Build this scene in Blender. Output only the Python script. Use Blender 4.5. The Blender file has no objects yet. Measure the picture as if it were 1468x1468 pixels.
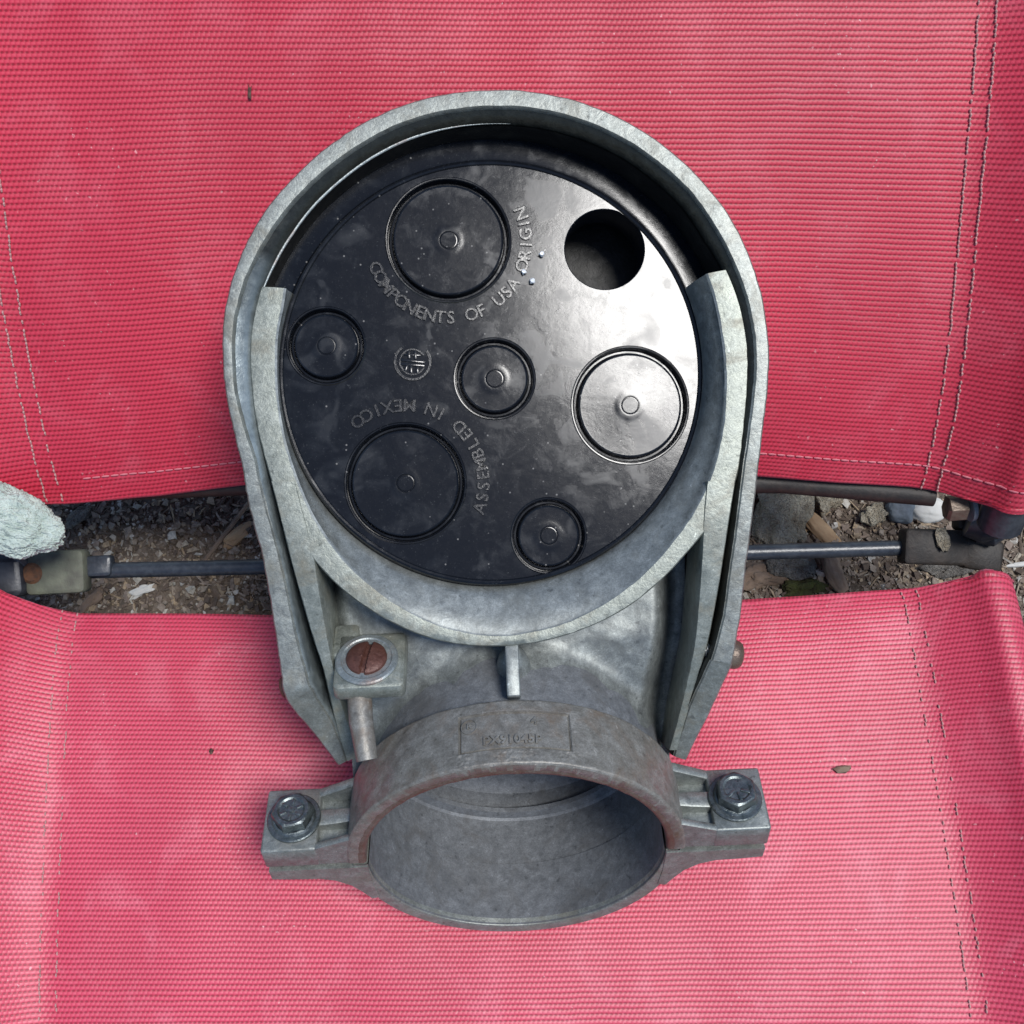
import bpy, math, random
from mathutils import Vector, Matrix, noise
random.seed(7)
sc = bpy.context.scene
C = sc.collection
PI = math.pi
# ------------------------------------------------------------------ frame
# Everything is measured in units of U metres in a frame whose z axis looks up out of
# the chair (x right, y towards the chair back); W() turns that into world metres.
U = 0.00021
D = 1560.0
TILT = math.radians(14)
cT, sT = math.cos(TILT), math.sin(TILT)
GZ = -1000.0
Z0 = -GZ * cT * U
def W(v):
    x, y, z = v
    return Vector((x * U, (y * cT - z * sT) * U, (y * sT + z * cT) * U + Z0))
def WD(v):
    x, y, z = v
    return Vector((x, y * cT - z * sT, y * sT + z * cT))
def P(px, py, z):
    k = (D - z) / D
    return Vector(((px - 734) * k, (734 - py) * k, z))
def G(px, py, lift=0.0):
    a = (734 - py) / D
    # z = GZ - tan(T)*y ; y = a*(D-z)
    t = sT / cT
    z = (GZ - t * a * D) / (1 - t * a)
    p = P(px, py, z)
    return p + Vector((0, sT, cT)) * lift

# ------------------------------------------------------------------ camera, light, exposure
cam = bpy.data.objects.new('camera', bpy.data.cameras.new('camera'))
C.objects.link(cam)
cam.location = W((0, 0, D))
cam.rotation_euler = (TILT, 0, 0)
cam.data.sensor_width = 36
cam.data.lens = 36 * D / 1468
cam.data.clip_start = 0.01
cam.data.clip_end = 200
sc.camera = cam

SUN = WD(Vector((0.325, 0.235, 1.0)).normalized())
elev = math.asin(SUN.z)
azim = math.atan2(SUN.x, SUN.y)
world = bpy.data.worlds.new('World')
sc.world = world
world.use_nodes = True
wn = world.node_tree
bg = wn.nodes['Background']
sky = wn.nodes.new('ShaderNodeTexSky')
sky.sky_type = 'NISHITA'
sky.sun_disc = False
sky.sun_elevation = elev
sky.sun_rotation = azim
sky.air_density = 1.0
sky.dust_density = 0.4
sky.ozone_density = 1.0
wn.links.new(sky.outputs[0], bg.inputs[0])
bg.inputs[1].default_value = 0.052
sl = bpy.data.lights.new('sun', 'SUN')
sl.energy = 1.5
sl.angle = math.radians(17)
sl.color = (1.0, 0.98, 0.955)
so = bpy.data.objects.new('sun', sl)
C.objects.link(so)
so.rotation_euler = SUN.to_track_quat('Z', 'Y').to_euler()
so.location = (0.3, -0.2, 2)
sc.view_settings.view_transform = 'Standard'
sc.view_settings.look = 'None'
sc.view_settings.exposure = 1.3
sc.view_settings.gamma = 1
sc.render.engine = 'CYCLES'
sc.cycles.use_denoising = True
sc.cycles.max_bounces = 6

# ------------------------------------------------------------------ mesh helpers
def mesh_obj(name, verts, faces, mat, parent=None, smooth=True, origin=None, uvs=None, sharp=35):
    """verts in the measuring frame; parent is a thing whose ['_o'] world point is the origin"""
    if parent is not None:
        o0 = ORI[parent.name]
    else:
        o0 = W(origin) if origin is not None else Vector((0, 0, 0))
    me = bpy.data.meshes.new(name)
    me.from_pydata([W(v) - o0 for v in verts], [], faces)
    me.validate()
    if uvs is not None:
        ul = me.uv_layers.new(name='UVMap')
        for lp in me.loops:
            ul.data[lp.index].uv = uvs[lp.vertex_index]
    me.materials.append(mat)
    me.update()
    if smooth:
        me.shade_smooth()
        if sharp:
            me.set_sharp_from_angle(angle=math.radians(sharp))
    o = bpy.data.objects.new(name, me)
    C.objects.link(o)
    if parent is not None:
        o.parent = parent
        o.location = (0, 0, 0)
        ORI[o.name] = o0
    else:
        o.location = o0
        ORI[o.name] = o0
    return o
ORI = {}
def thing(name, label, cat, origin, group=None):
    o = bpy.data.objects.new(name, None)
    C.objects.link(o)
    o.empty_display_size = 0.02
    o.location = W(origin)
    o['label'] = label
    o['category'] = cat
    if group: o['group'] = group
    ORI[o.name] = W(origin)
    return o
def tag(o, label, cat, group=None, kind=None):
    if label: o['label'] = label
    if cat: o['category'] = cat
    if group: o['group'] = group
    if kind: o['kind'] = kind
    return o
class MB:
    def __init__(s): s.v = []; s.f = []; s.uv = []
    def grid(s, rows, cu=False, cv=False, cap0=False, cap1=False, flip=False):
        """rows: list of equal-length point lists; cu closes each row, cv closes the stack"""
        b = len(s.v); n = len(rows[0]); m = len(rows)
        for r in rows: s.v.extend(Vector(p) for p in r)
        for i in range(m if cv else m - 1):
            i2 = (i + 1) % m
            for j in range(n if cu else n - 1):
                j2 = (j + 1) % n
                f = (b + i * n + j, b + i * n + j2, b + i2 * n + j2, b + i2 * n + j)
                s.f.append(f[::-1] if flip else f)
        if cap0: s.f.append(tuple(b + j for j in range(n))[::-1] if not flip else tuple(b + j for j in range(n)))
        if cap1: s.f.append(tuple(b + (m - 1) * n + j for j in range(n)) if not flip else tuple(b + (m - 1) * n + j for j in range(n))[::-1])
        return s
    def box(s, c, ax, ay, az, bev=0.0):
        """box centred c with half-axis vectors; bevelled by inset rings"""
        c = Vector(c); ax = Vector(ax); ay = Vector(ay); az = Vector(az)
        lz = az.length
        def ring(k, z):
            lx, ly = ax.length, ay.length
            ux, uy = ax / lx, ay / ly
            r = bev
            pts = []
            for sx, sy, st in ((1, 1, 0), (-1, 1, 90), (-1, -1, 180), (1, -1, 270)):
                for q in range(4):
                    a = math.radians(st + q * 30)
                    rr = r
                    cx = sx * (lx - rr); cy = sy * (ly - rr)
                    pts.append(c + ux * (cx + math.cos(a) * (rr - k)) + uy * (cy + math.sin(a) * (rr - k)) + az * z)
            return pts
        if bev <= 0: bev = min(ax.length, ay.length) * 0.04
        bz = bev * 0.7 / lz
        rows = [ring(bev * .7, -1), ring(bev * .2, -1 + bz * .4), ring(0, -1 + bz), ring(0, 1 - bz), ring(bev * .2, 1 - bz * .4), ring(bev * .7, 1)]
        s.grid(rows, cu=True, cap0=True, cap1=True)
        return s
    def tube(s, pts, r, n=14, caps=True):
        pts = [Vector(p) for p in pts]
        rows = []
        up = Vector((0.13, 0.31, 0.94))
        for i, p in enumerate(pts):
            t = (pts[min(i + 1, len(pts) - 1)] - pts[max(i - 1, 0)]).normalized()
            a = t.cross(up).normalized(); b2 = a.cross(t).normalized()
            rr = r[i] if isinstance(r, (list, tuple)) else r
            rows.append([p + a * math.cos(2 * PI * k / n) * rr + b2 * math.sin(2 * PI * k / n) * rr for k in range(n)])
        s.grid(rows, cu=True, cap0=caps, cap1=caps)
        return s
    def lathe(s, c, ax, prof, n=64, cap0=False, cap1=False, ph=0):
        """prof: list of (r, h) about axis ax at c"""
        c = Vector(c); ax = Vector(ax).normalized()
        u = ax.cross(Vector((0, 1, 0)))
        if u.length < .1: u = ax.cross(Vector((1, 0, 0)))
        u.normalize(); w = ax.cross(u)
        rows = [[c + ax * h + (u * math.cos(2 * PI * k / n + ph) + w * math.sin(2 * PI * k / n + ph)) * r for k in range(n)] for r, h in prof]
        s.grid(rows, cu=True, cap0=cap0, cap1=cap1)
        return s
    def obj(s, name, mat, parent=None, **k):
        return mesh_obj(name, s.v, s.f, mat, parent, **k)
def catmull(pts, n):
    pts = [Vector(p) for p in pts]
    out = []
    for i in range(len(pts) - 1):
        p0 = pts[max(i - 1, 0)]; p1 = pts[i]; p2 = pts[i + 1]; p3 = pts[min(i + 2, len(pts) - 1)]
        for k in range(n):
            t = k / n
            out.append(0.5 * ((2 * p1) + (p2 - p0) * t + (2 * p0 - 5 * p1 + 4 * p2 - p3) * t * t + (3 * p1 - p0 - 3 * p2 + p3) * t ** 3))
    out.append(pts[-1])
    return out
def interp(tab, x):
    if x <= tab[0][0]: return tab[0][1]
    for (a, b), (c, d) in zip(tab, tab[1:]):
        if x <= c: return b + (d - b) * (x - a) / (c - a)
    return tab[-1][1]
def sstep(a, b, x):
    t = max(0, min(1, (x - a) / (b - a)))
    return t * t * (3 - 2 * t)
def glyphs(text, size, ext, spacing=1.0):
    """letters of the built-in font as one relief mesh in a flat x, y, height frame"""
    cu = bpy.data.curves.new('lettering', 'FONT')
    cu.body = text; cu.size = size; cu.extrude = ext; cu.align_x = 'CENTER'; cu.align_y = 'CENTER'
    cu.space_character = spacing; cu.resolution_u = 3; cu.offset = size * .012; cu.bevel_depth = size * 0.016; cu.bevel_resolution = 0
    ob = bpy.data.objects.new('lettering_source', cu)
    C.objects.link(ob)
    dg = bpy.context.evaluated_depsgraph_get(); dg.update()
    me = bpy.data.meshes.new_from_object(ob.evaluated_get(dg))
    v = [tuple(p.co) for p in me.vertices]; f = [tuple(p.vertices) for p in me.polygons]
    bpy.data.objects.remove(ob); bpy.data.meshes.remove(me); bpy.data.curves.remove(cu)
    return v, f

# ------------------------------------------------------------------ materials
def nt(name):
    m = bpy.data.materials.new(name); m.use_nodes = True
    t = m.node_tree
    return m, t, t.nodes['Principled BSDF'], t.nodes['Material Output']
def N(t, typ, **k):
    n = t.nodes.new(typ)
    for a, b in k.items():
        if a in n.inputs.keys() and not hasattr(n, a): n.inputs[a].default_value = b
        else: setattr(n, a, b)
    return n
def noise_n(t, coord, scale, detail=4, rough=.55, dist=0.0, vec_scale=None):
    n = t.nodes.new('ShaderNodeTexNoise')
    n.inputs['Scale'].default_value = scale; n.inputs['Detail'].default_value = detail
    n.inputs['Roughness'].default_value = rough; n.inputs['Distortion'].default_value = dist
    if vec_scale:
        mp = t.nodes.new('ShaderNodeMapping'); mp.inputs['Scale'].default_value = vec_scale
        t.links.new(coord, mp.inputs[0]); coord = mp.outputs[0]
    t.links.new(coord, n.inputs['Vector'])
    return n.outputs['Fac']
def ramp(t, fac, stops, interp_='LINEAR'):
    r = t.nodes.new('ShaderNodeValToRGB'); r.color_ramp.interpolation = interp_
    while len(r.color_ramp.elements) < len(stops): r.color_ramp.elements.new(.5)
    for e, (p, c) in zip(r.color_ramp.elements, stops):
        e.position = p
        e.color = (c, c, c, 1) if isinstance(c, (int, float)) else (*c, 1)
    t.links.new(fac, r.inputs[0])
    return r.outputs[0]
def mix(t, fac, a, b, mode='MIX'):
    m = t.nodes.new('ShaderNodeMix'); m.data_type = 'RGBA'; m.blend_type = mode
    for s, x in ((m.inputs[0], fac), (m.inputs[6], a), (m.inputs[7], b)):
        if isinstance(x, (int, float)): s.default_value = x if s == m.inputs[0] else (x, x, x, 1)
        elif isinstance(x, tuple): s.default_value = (*x, 1)
        else: t.links.new(x, s)
    return m.outputs[2]
def math_(t, op, a, b=None, c=None, clamp=False):
    m = t.nodes.new('ShaderNodeMath'); m.operation = op; m.use_clamp = clamp
    for i, x in enumerate((a, b, c)):
        if x is None: continue
        if isinstance(x, (int, float)): m.inputs[i].default_value = x
        else: t.links.new(x, m.inputs[i])
    return m.outputs[0]
def bump(t, h, strength, dist, prev=None):
    b = t.nodes.new('ShaderNodeBump'); b.inputs['Strength'].default_value = strength; b.inputs['Distance'].default_value = dist
    t.links.new(h, b.inputs['Height'])
    if prev: t.links.new(prev, b.inputs['Normal'])
    return b.outputs[0]
def coord(t, which='Object'):
    return t.nodes.new('ShaderNodeTexCoord').outputs[which]
def geo_pos(t):
    return t.nodes.new('ShaderNodeNewGeometry').outputs['Position']

def metal(name, base, light, dirt, dirt_amt=.5, metallic=.55, rough=.48, bumpk=1.0, scale=1.0):
    m, t, b, o = nt(name)
    co = coord(t)
    blotch = noise_n(t, co, 75 * scale, 6, .65, .6)
    fine = noise_n(t, co, 900 * scale, 5, .7)
    mid = noise_n(t, co, 260 * scale, 5, .65, .4)
    c1 = mix(t, ramp(t, mid, [(.32, 0.), (.68, 1.)]), base, light)
    c1 = mix(t, ramp(t, fine, [(.35, 0.4), (.6, 0.)]), c1, tuple(x * .6 for x in base))
    dm = ramp(t, blotch, [(.5, 0.), (.68, dirt_amt)])
    dm2 = math_(t, 'MULTIPLY', dm, ramp(t, mid, [(.25, .35), (.6, 1.)]))
    c1 = mix(t, dm2, c1, dirt)
    pits = ramp(t, noise_n(t, co, 520 * scale, 3, .5), [(.27, 1.), (.34, 0.)])
    c1 = mix(t, math_(t, 'MULTIPLY', pits, .6), c1, tuple(x * .35 for x in base))
    grain = noise_n(t, co, 2600 * scale, 2, .6)
    c1 = mix(t, ramp(t, grain, [(.40, .35), (.56, 0.)]), c1, tuple(x * .55 for x in base))
    nick = math_(t, 'MULTIPLY', ramp(t, noise_n(t, co, 1300 * scale, 3, .6, .8, (1, .35, 1)), [(.66, 0.), (.72, 1.)]), ramp(t, mid, [(.48, 0.), (.6, 1.)]))
    c1 = mix(t, math_(t, 'MULTIPLY', nick, .55), c1, tuple(min(.8, x * 1.9) for x in light))
    t.links.new(c1, b.inputs['Base Color'])
    t.links.new(math_(t, 'SUBTRACT', metallic, math_(t, 'MULTIPLY', dm2, metallic * .8)), b.inputs['Metallic'])
    t.links.new(math_(t, 'ADD', math_(t, 'MULTIPLY', mid, .35), rough - .17 + 0.0), b.inputs['Roughness'])
    n1 = bump(t, fine, .22 * bumpk, .0003)
    n2 = bump(t, mid, .35 * bumpk, .0007, n1)
    t.links.new(n2, b.inputs['Normal'])
    return m
M = {}
M['cast'] = metal('weathered_cast_metal', (.21, .222, .208), (.36, .385, .36), (.12, .105, .07), .75, metallic=.6)
M['body'] = metal('pale_oxidised_metal', (.23, .25, .22), (.37, .395, .355), (.15, .125, .08), .8)
M['funnel'] = metal('bluish_cast_metal', (.205, .22, .215), (.38, .41, .395), (.06, .068, .068), .8, metallic=.6, rough=.5, bumpk=.45)
M['clampm'] = metal('brownish_clamp_metal', (.19, .18, .16), (.32, .315, .295), (.115, .075, .045), .95, metallic=.45, rough=.52)
M['flangem'] = metal('grey_flange_metal', (.21, .23, .22), (.36, .385, .37), (.12, .10, .08), .6, metallic=.65)
M['bore'] = metal('dull_bore_metal', (.14, .15, .162), (.235, .25, .268), (.07, .065, .06), .7, metallic=.3, rough=.6)
M['bolt'] = metal('plated_bolt_steel', (.10, .12, .12), (.24, .27, .275), (.12, .09, .07), .3, metallic=.85, rough=.36, scale=1.6)
M['washer'] = metal('bright_washer_steel', (.26, .29, .29), (.40, .44, .44), (.22, .10, .06), .7, metallic=.6, rough=.42, scale=1.5)
M['rustlip'] = metal('rust_stained_rim', (.115, .075, .055), (.19, .165, .145), (.085, .03, .018), .9, metallic=.3, rough=.5)
M['rust'] = metal('rusty_screw', (.085, .032, .024), (.15, .065, .048), (.035, .014, .010), .6, metallic=.25, rough=.5, scale=1.8)
M['lip'] = metal('shaded_inner_lip', (.022, .023, .020), (.045, .048, .042), (.01, .01, .008), .8, metallic=.5, rough=.34)  # dark tone standing for shade and grime inside the hood
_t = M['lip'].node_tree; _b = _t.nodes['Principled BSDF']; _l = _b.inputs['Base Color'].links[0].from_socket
_a = _t.nodes.new('ShaderNodeAttribute'); _a.attribute_name = 'lip_shade'
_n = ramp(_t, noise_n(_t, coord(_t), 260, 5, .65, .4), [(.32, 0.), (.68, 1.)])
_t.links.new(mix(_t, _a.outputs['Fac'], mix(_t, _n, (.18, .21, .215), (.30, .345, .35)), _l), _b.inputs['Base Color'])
M['inner'] = metal('smooth_inner_wall', (.24, .255, .245), (.40, .43, .42), (.06, .065, .06), .7, metallic=.6, rough=.46, bumpk=.45)
M['darkwall'] = metal('cavity_shade_metal', (.003, .003, .003), (.007, .007, .006), (.02, .018, .014), .7, metallic=.3, rough=.5)  # near-black colour standing for shade inside the head

def plastic(name):
    m, t, b, o = nt(name)
    co = coord(t)
    film = noise_n(t, co, 62, 3, .5, .9)
    film2 = noise_n(t, co, 125, 5, .62, .5)
    sp = noise_n(t, co, 1500, 4, .75)
    sp2 = noise_n(t, co, 420, 5, .75)
    fm = ramp(t, film, [(.60, 0.), (.68, .38)])
    fm2 = ramp(t, film2, [(.50, 0.), (.85, .5)])
    spk = math_(t, 'MULTIPLY', ramp(t, sp, [(.60, 0.), (.72, 1.)]), ramp(t, sp2, [(.42, 0.), (.62, 1.)]))
    mask = math_(t, 'MAXIMUM', fm, fm2)
    c = mix(t, mask, (.0055, .0065, .009), (.013, .018, .026))
    c = mix(t, math_(t, 'MULTIPLY', spk, .5), c, (.14, .15, .15))
    vo = t.nodes.new('ShaderNodeTexVoronoi'); vo.inputs['Scale'].default_value = 260
    t.links.new(co, vo.inputs['Vector'])
    speck = ramp(t, vo.outputs['Distance'], [(.045, 1.), (.09, 0.)])
    c = mix(t, math_(t, 'MULTIPLY', speck, .55), c, (.3, .29, .27))
    t.links.new(c, b.inputs['Base Color'])
    r = math_(t, 'ADD', math_(t, 'MULTIPLY', mask, .26), .10)
    r = math_(t, 'ADD', r, math_(t, 'MULTIPLY', sp2, .08))
    t.links.new(r, b.inputs['Roughness'])
    b.inputs['IOR'].default_value = 1.37
    n1 = bump(t, sp2, .05, .0002)
    n1 = bump(t, film2, .04, .0006, n1)
    n1 = bump(t, math_(t, 'ADD', mask, spk), .03, .0001, n1)
    t.links.new(n1, b.inputs['Normal'])
    return m
M['plastic'] = plastic('glossy_black_moulding')

def fabric(name, lo, hi, gapc, ior, fade):
    m, t, b, o = nt(name)
    uv = coord(t, 'UV')
    wob = t.nodes.new('ShaderNodeTexNoise'); wob.inputs['Scale'].default_value = .16; wob.inputs['Detail'].default_value = 3
    t.links.new(uv, wob.inputs['Vector'])
    add = t.nodes.new('ShaderNodeVectorMath'); add.operation = 'MULTIPLY_ADD'
    t.links.new(wob.outputs['Color'], add.inputs[0]); add.inputs[1].default_value = (.7, .35, 0)
    t.links.new(uv, add.inputs[2])
    sep = t.nodes.new('ShaderNodeSeparateXYZ'); t.links.new(add.outputs[0], sep.inputs[0])
    u, v = sep.outputs[0], sep.outputs[1]
    row = math_(t, 'ROUND', v)
    stag = math_(t, 'MULTIPLY', math_(t, 'MODULO', row, 2.0), .5)
    hv = math_(t, 'ABSOLUTE', math_(t, 'SINE', math_(t, 'MULTIPLY', v, PI)))
    hc = math_(t, 'ABSOLUTE', math_(t, 'SINE', math_(t, 'MULTIPLY', math_(t, 'ADD', u, stag), PI)))
    gap = math_(t, 'MULTIPLY', math_(t, 'SUBTRACT', 1.0, hv), math_(t, 'ADD', math_(t, 'MULTIPLY', math_(t, 'POWER', hc, 1.5), 1.25), -.02))
    row2 = math_(t, 'FLOOR', v)
    st2 = math_(t, 'MULTIPLY', math_(t, 'MODULO', row2, 2.0), .5)
    hc2 = math_(t, 'ABSOLUTE', math_(t, 'SINE', math_(t, 'MULTIPLY', math_(t, 'ADD', u, math_(t, 'ADD', st2, .25)), PI)))
    gm = ramp(t, gap, [(.22, 0.), (.72, 1.)])
    rib = math_(t, 'MULTIPLY', hv, math_(t, 'ADD', math_(t, 'MULTIPLY', hc2, .42), .58))
    big = noise_n(t, uv, .02, 5, .6)
    blot = noise_n(t, uv, .07, 4, .7, .6)
    yarn = noise_n(t, uv, 1.0, 3, .6, 0, (.05, 1., 1.))
    base = mix(t, ramp(t, rib, [(.35, 0.), (.95, 1.)]), lo, hi)
    base = mix(t, math_(t, 'MULTIPLY', ramp(t, yarn, [(.35, 0.), (.7, 1.)]), .35), base, tuple(x * .9 for x in hi))
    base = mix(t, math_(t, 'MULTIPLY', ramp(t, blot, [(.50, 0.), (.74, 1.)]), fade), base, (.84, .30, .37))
    base = mix(t, math_(t, 'MULTIPLY', ramp(t, big, [(.35, 1.), (.6, 0.)]), .3), base, tuple(x * .75 for x in lo))
    base = mix(t, math_(t, 'MULTIPLY', gm, .66), base, gapc)
    wh = noise_n(t, uv, .9, 2, .5)
    wh2 = noise_n(t, uv, .05, 3, .7)
    wm = math_(t, 'MULTIPLY', ramp(t, wh, [(.68, 0.), (.74, 1.)]), ramp(t, wh2, [(.5, 0.), (.62, 1.)]))
    base = mix(t, math_(t, 'MULTIPLY', wm, .6), base, (.8, .5, .5))
    t.links.new(base, b.inputs['Base Color'])
    b.inputs['Roughness'].default_value = .50
    b.inputs['IOR'].default_value = ior
    b.inputs['Sheen Weight'].default_value = .25
    b.inputs['Sheen Roughness'].default_value = .4
    b.inputs['Sheen Tint'].default_value = (1, .55, .7, 1)
    h = math_(t, 'SUBTRACT', rib, math_(t, 'MULTIPLY', gm, .6))
    t.links.new(bump(t, h, .22, .0008), b.inputs['Normal'])
    return m
M['fabric'] = fabric('red_mesh_fabric', (.42, .012, .034), (.60, .042, .082), (.15, .003, .010), 1.5, .14)
M['fabric2'] = fabric('glare_toned_mesh_fabric', (.46, .018, .050), (.67, .064, .128), (.19, .005, .018), 1.65, .27)  # paler seat tones carry the sun's glare as colour, besides worn pale patches

def simple(name, col, rough=.5, metallic=0.0, col2=None, scale=200, bumps=.2, bd=.0005, spec=.5):
    m, t, b, o = nt(name)
    co = coord(t)
    n = noise_n(t, co, scale, 5, .65)
    n2 = noise_n(t, co, scale * 4, 4, .65)
    c = mix(t, ramp(t, n, [(.38, 0.), (.64, 1.)]), col, col2 or tuple(x * .5 for x in col))
    c = mix(t, ramp(t, n2, [(.3, .35), (.6, 0.)]), c, tuple(x * .4 for x in col))
    t.links.new(c, b.inputs['Base Color'])
    b.inputs['Roughness'].default_value = rough; b.inputs['Metallic'].default_value = metallic
    b.inputs['Specular IOR Level'].default_value = spec
    n1 = bump(t, n2, bumps, bd)
    t.links.new(bump(t, n, bumps, bd * 2, n1), b.inputs['Normal'])
    return m
M['tube'] = simple('black_painted_tube', (.022, .027, .037), .34, 0, (.04, .048, .06), 160, .12)
M['blackpl'] = simple('black_joint_nylon', (.022, .025, .034), .38, 0, (.034, .038, .048), 120, .1)
M['browntube'] = simple('dark_stained_bar', (.013, .010, .008), .6, 0, (.028, .020, .015), 120, .25)
M['mossy'] = simple('algae_covered_bracket', (.135, .145, .105), .7, 0, (.07, .07, .055), 150, .35)
M['rustbr'] = simple('rusty_bracket', (.17, .07, .03), .8, 0, (.07, .035, .02), 300, .4)
M['nut'] = simple('old_brown_bolt', (.17, .13, .10), .4, .4, (.09, .06, .045), 200, .3)
M['thread'] = simple('seam_thread', (.56, .30, .29), .7, 0, (.38, .22, .21), 300, .1)
M['thread2'] = simple('pink_thread', (.62, .20, .23), .7, 0, (.5, .13, .17), 300, .1)
M['towel'] = simple('pale_green_terry', (.60, .69, .64), .95, 0, (.42, .50, .45), 160, .5, .002, .1)
M['wood'] = simple('pale_wood_chip', (.44, .30, .17), .8, 0, (.28, .18, .10), 120, .3)
M['woodgrey'] = simple('weathered_wood_chip', (.24, .17, .12), .85, 0, (.14, .10, .075), 150, .35)
M['stonelight'] = simple('pale_cream_stone', (.62, .56, .43), .85, 0, (.36, .30, .21), 160, .8, .0025)
M['stonegrey'] = simple('grey_stone', (.30, .28, .25), .8, 0, (.12, .105, .09), 180, .8, .0025)
M['white'] = simple('white_stone', (.62, .61, .57), .7, 0, (.42, .42, .40), 60, .2)
M['bluegrey'] = simple('blue_grey_stone', (.19, .22, .25), .7, 0, (.14, .16, .18), 100, .3)
M['moss'] = simple('green_moss', (.075, .085, .03), .95, 0, (.05, .045, .025), 300, .6, .001, .1)
M['letter'] = simple('dusty_black_moulding', (.011, .012, .015), .20, 0, (.007, .008, .010), 500, .1, .0002)
M['crumb'] = simple('dark_crumb', (.05, .02, .015), .8, 0, (.12, .07, .05), 400, .3)
M['glint'] = simple('clear_grit', (.75, .78, .8), .15, 0, (.6, .63, .66), 400, .1)
def soil_mat():
    m, t, b, o = nt('leafy_soil')
    co = geo_pos(t)
    a = noise_n(t, co, 28, 6, .7); f = noise_n(t, co, 420, 5, .75); g = noise_n(t, co, 130, 5, .7)
    c = mix(t, ramp(t, g, [(.35, 0.), (.66, 1.)]), (.062, .046, .034), (.21, .17, .135))
    c = mix(t, math_(t, 'MULTIPLY', ramp(t, f, [(.5, 0.), (.7, 1.)]), .6), c, (.30, .25, .20))
    c = mix(t, math_(t, 'MULTIPLY', ramp(t, a, [(.4, 1.), (.6, 0.)]), .5), c, (.06, .045, .032))
    t.links.new(c, b.inputs['Base Color']); b.inputs['Roughness'].default_value = .9
    n1 = bump(t, f, .7, .001); t.links.new(bump(t, g, .7, .004, n1), b.inputs['Normal'])
    return m
M['soil'] = soil_mat()
def litter_mat():
    m, t, b, o = nt('mixed_soil_litter')
    r = t.nodes.new('ShaderNodeNewGeometry').outputs['Random Per Island']
    c = ramp(t, r, [(0, (.075, .053, .04)), (.3, (.16, .12, .09)), (.5, (.24, .19, .155)), (.68, (.28, .235, .19)), (.82, (.36, .27, .17)), (.93, (.38, .36, .31)), (1, (.55, .53, .48))])
    f = noise_n(t, geo_pos(t), 500, 4, .7)
    c = mix(t, ramp(t, f, [(.35, .5), (.62, 0.)]), c, (.06, .045, .035))
    t.links.new(c, b.inputs['Base Color']); b.inputs['Roughness'].default_value = .85
    t.links.new(bump(t, f, .5, .0008), b.inputs['Normal'])
    return m
M['litter'] = litter_mat()

# ------------------------------------------------------------------ ground
def graded(lo, hi, dlo, dhi, step, outer):
    a = []; x = dlo
    while x < dhi: a.append(x); x += step
    a.append(dhi); s = step; x = dhi
    while x < hi: s *= 1.6; x += s; a.append(min(x, hi))
    s = step; x = dlo
    while x > lo: s *= 1.6; x -= s; a.insert(0, max(x, lo))
    return a
xs = graded(-60000, 60000, -1500, 1500, 16, 0); ys = graded(-60000, 60000, -500, 420, 12, 0)
gm_ = MB()
def ground_h(x, y):
    k = max(0, 1 - max(abs(x) - 1500, abs(y) - 450, 0) / 1500)
    return k * (noise.noise((x / 260, y / 260, 0)) * 38 + noise.noise((x / 60, y / 60, 3)) * 14 + noise.noise((x / 18, y / 18, 9)) * 7)
gzw = cT * GZ
def gpt(x, y, h=0):
    # x, y along world axes in units, height above ground -> measuring frame
    yw = y; zw = gzw + h
    return Vector((x, yw * cT + zw * sT, -yw * sT + zw * cT))
gy0 = -gzw * sT   # where the measuring frame's origin column meets
gm_.grid([[gpt(x, y + gy0, ground_h(x, y)) for x in xs] for y in ys])
go = gm_.obj('ground', M['soil'], origin=(0, 0, GZ), sharp=0)
go['kind'] = 'structure'; go['label'] = 'brown soil ground with fine debris'

def lump(mb, c, r, ax=(1, 1, 1), rot=None, n=1, rough=.3):
    """small irregular stone or chip: a jittered subdivided box"""
    R = rot or Matrix.Rotation(random.uniform(0, 6.28), 3, Vector((random.uniform(-1, 1), random.uniform(-1, 1), random.uniform(-1, 1))).normalized())
    b = len(mb.v)
    seed = random.uniform(0, 99)
    if n == 0:
        pts = [Vector((sx, sy, sz)) for sx in (-1, 1) for sy in (-1, 1) for sz in (-1, 1)]
        for p in pts:
            q = Vector((p.x * ax[0] * random.uniform(.25, 1.15), p.y * ax[1] * random.uniform(.25, 1.15), p.z * ax[2] * random.uniform(.4, 1.1))) * r * .7
            mb.v.append(c + R @ q)
        for f in ((0, 1, 3, 2), (4, 6, 7, 5), (0, 4, 5, 1), (2, 3, 7, 6), (0, 2, 6, 4), (1, 5, 7, 3)):
            mb.f.append(tuple(b + i for i in f))
    else:
        la, lo = 6 * n, 9 * n
        rows = []
        for i in range(1, la):
            th = PI * i / la
            rows.append([Vector((math.sin(th) * math.cos(2 * PI * j / lo), math.sin(th) * math.sin(2 * PI * j / lo), math.cos(th))) for j in range(lo)])
        def q(p):
            k = 1 + rough * noise.noise(p * 1.3 + Vector((seed, 0, 0))) * 1.6 + rough * .55 * noise.noise(p * 3.5 + Vector((seed, 0, 5))) + rough * .22 * noise.noise(p * 9 + Vector((seed, 3, 5)))
            p2 = Vector((math.copysign(abs(p.x) ** .85, p.x), math.copysign(abs(p.y) ** .85, p.y), math.copysign(abs(p.z) ** .85, p.z)))
            return c + R @ Vector((p2.x * ax[0], p2.y * ax[1], p2.z * ax[2])) * r * k
        mb.grid([[q(p) for p in r_] for r_ in rows], cu=True, cap0=True, cap1=True)
lit = MB()
up = Vector((0, sT, cT))
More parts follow.
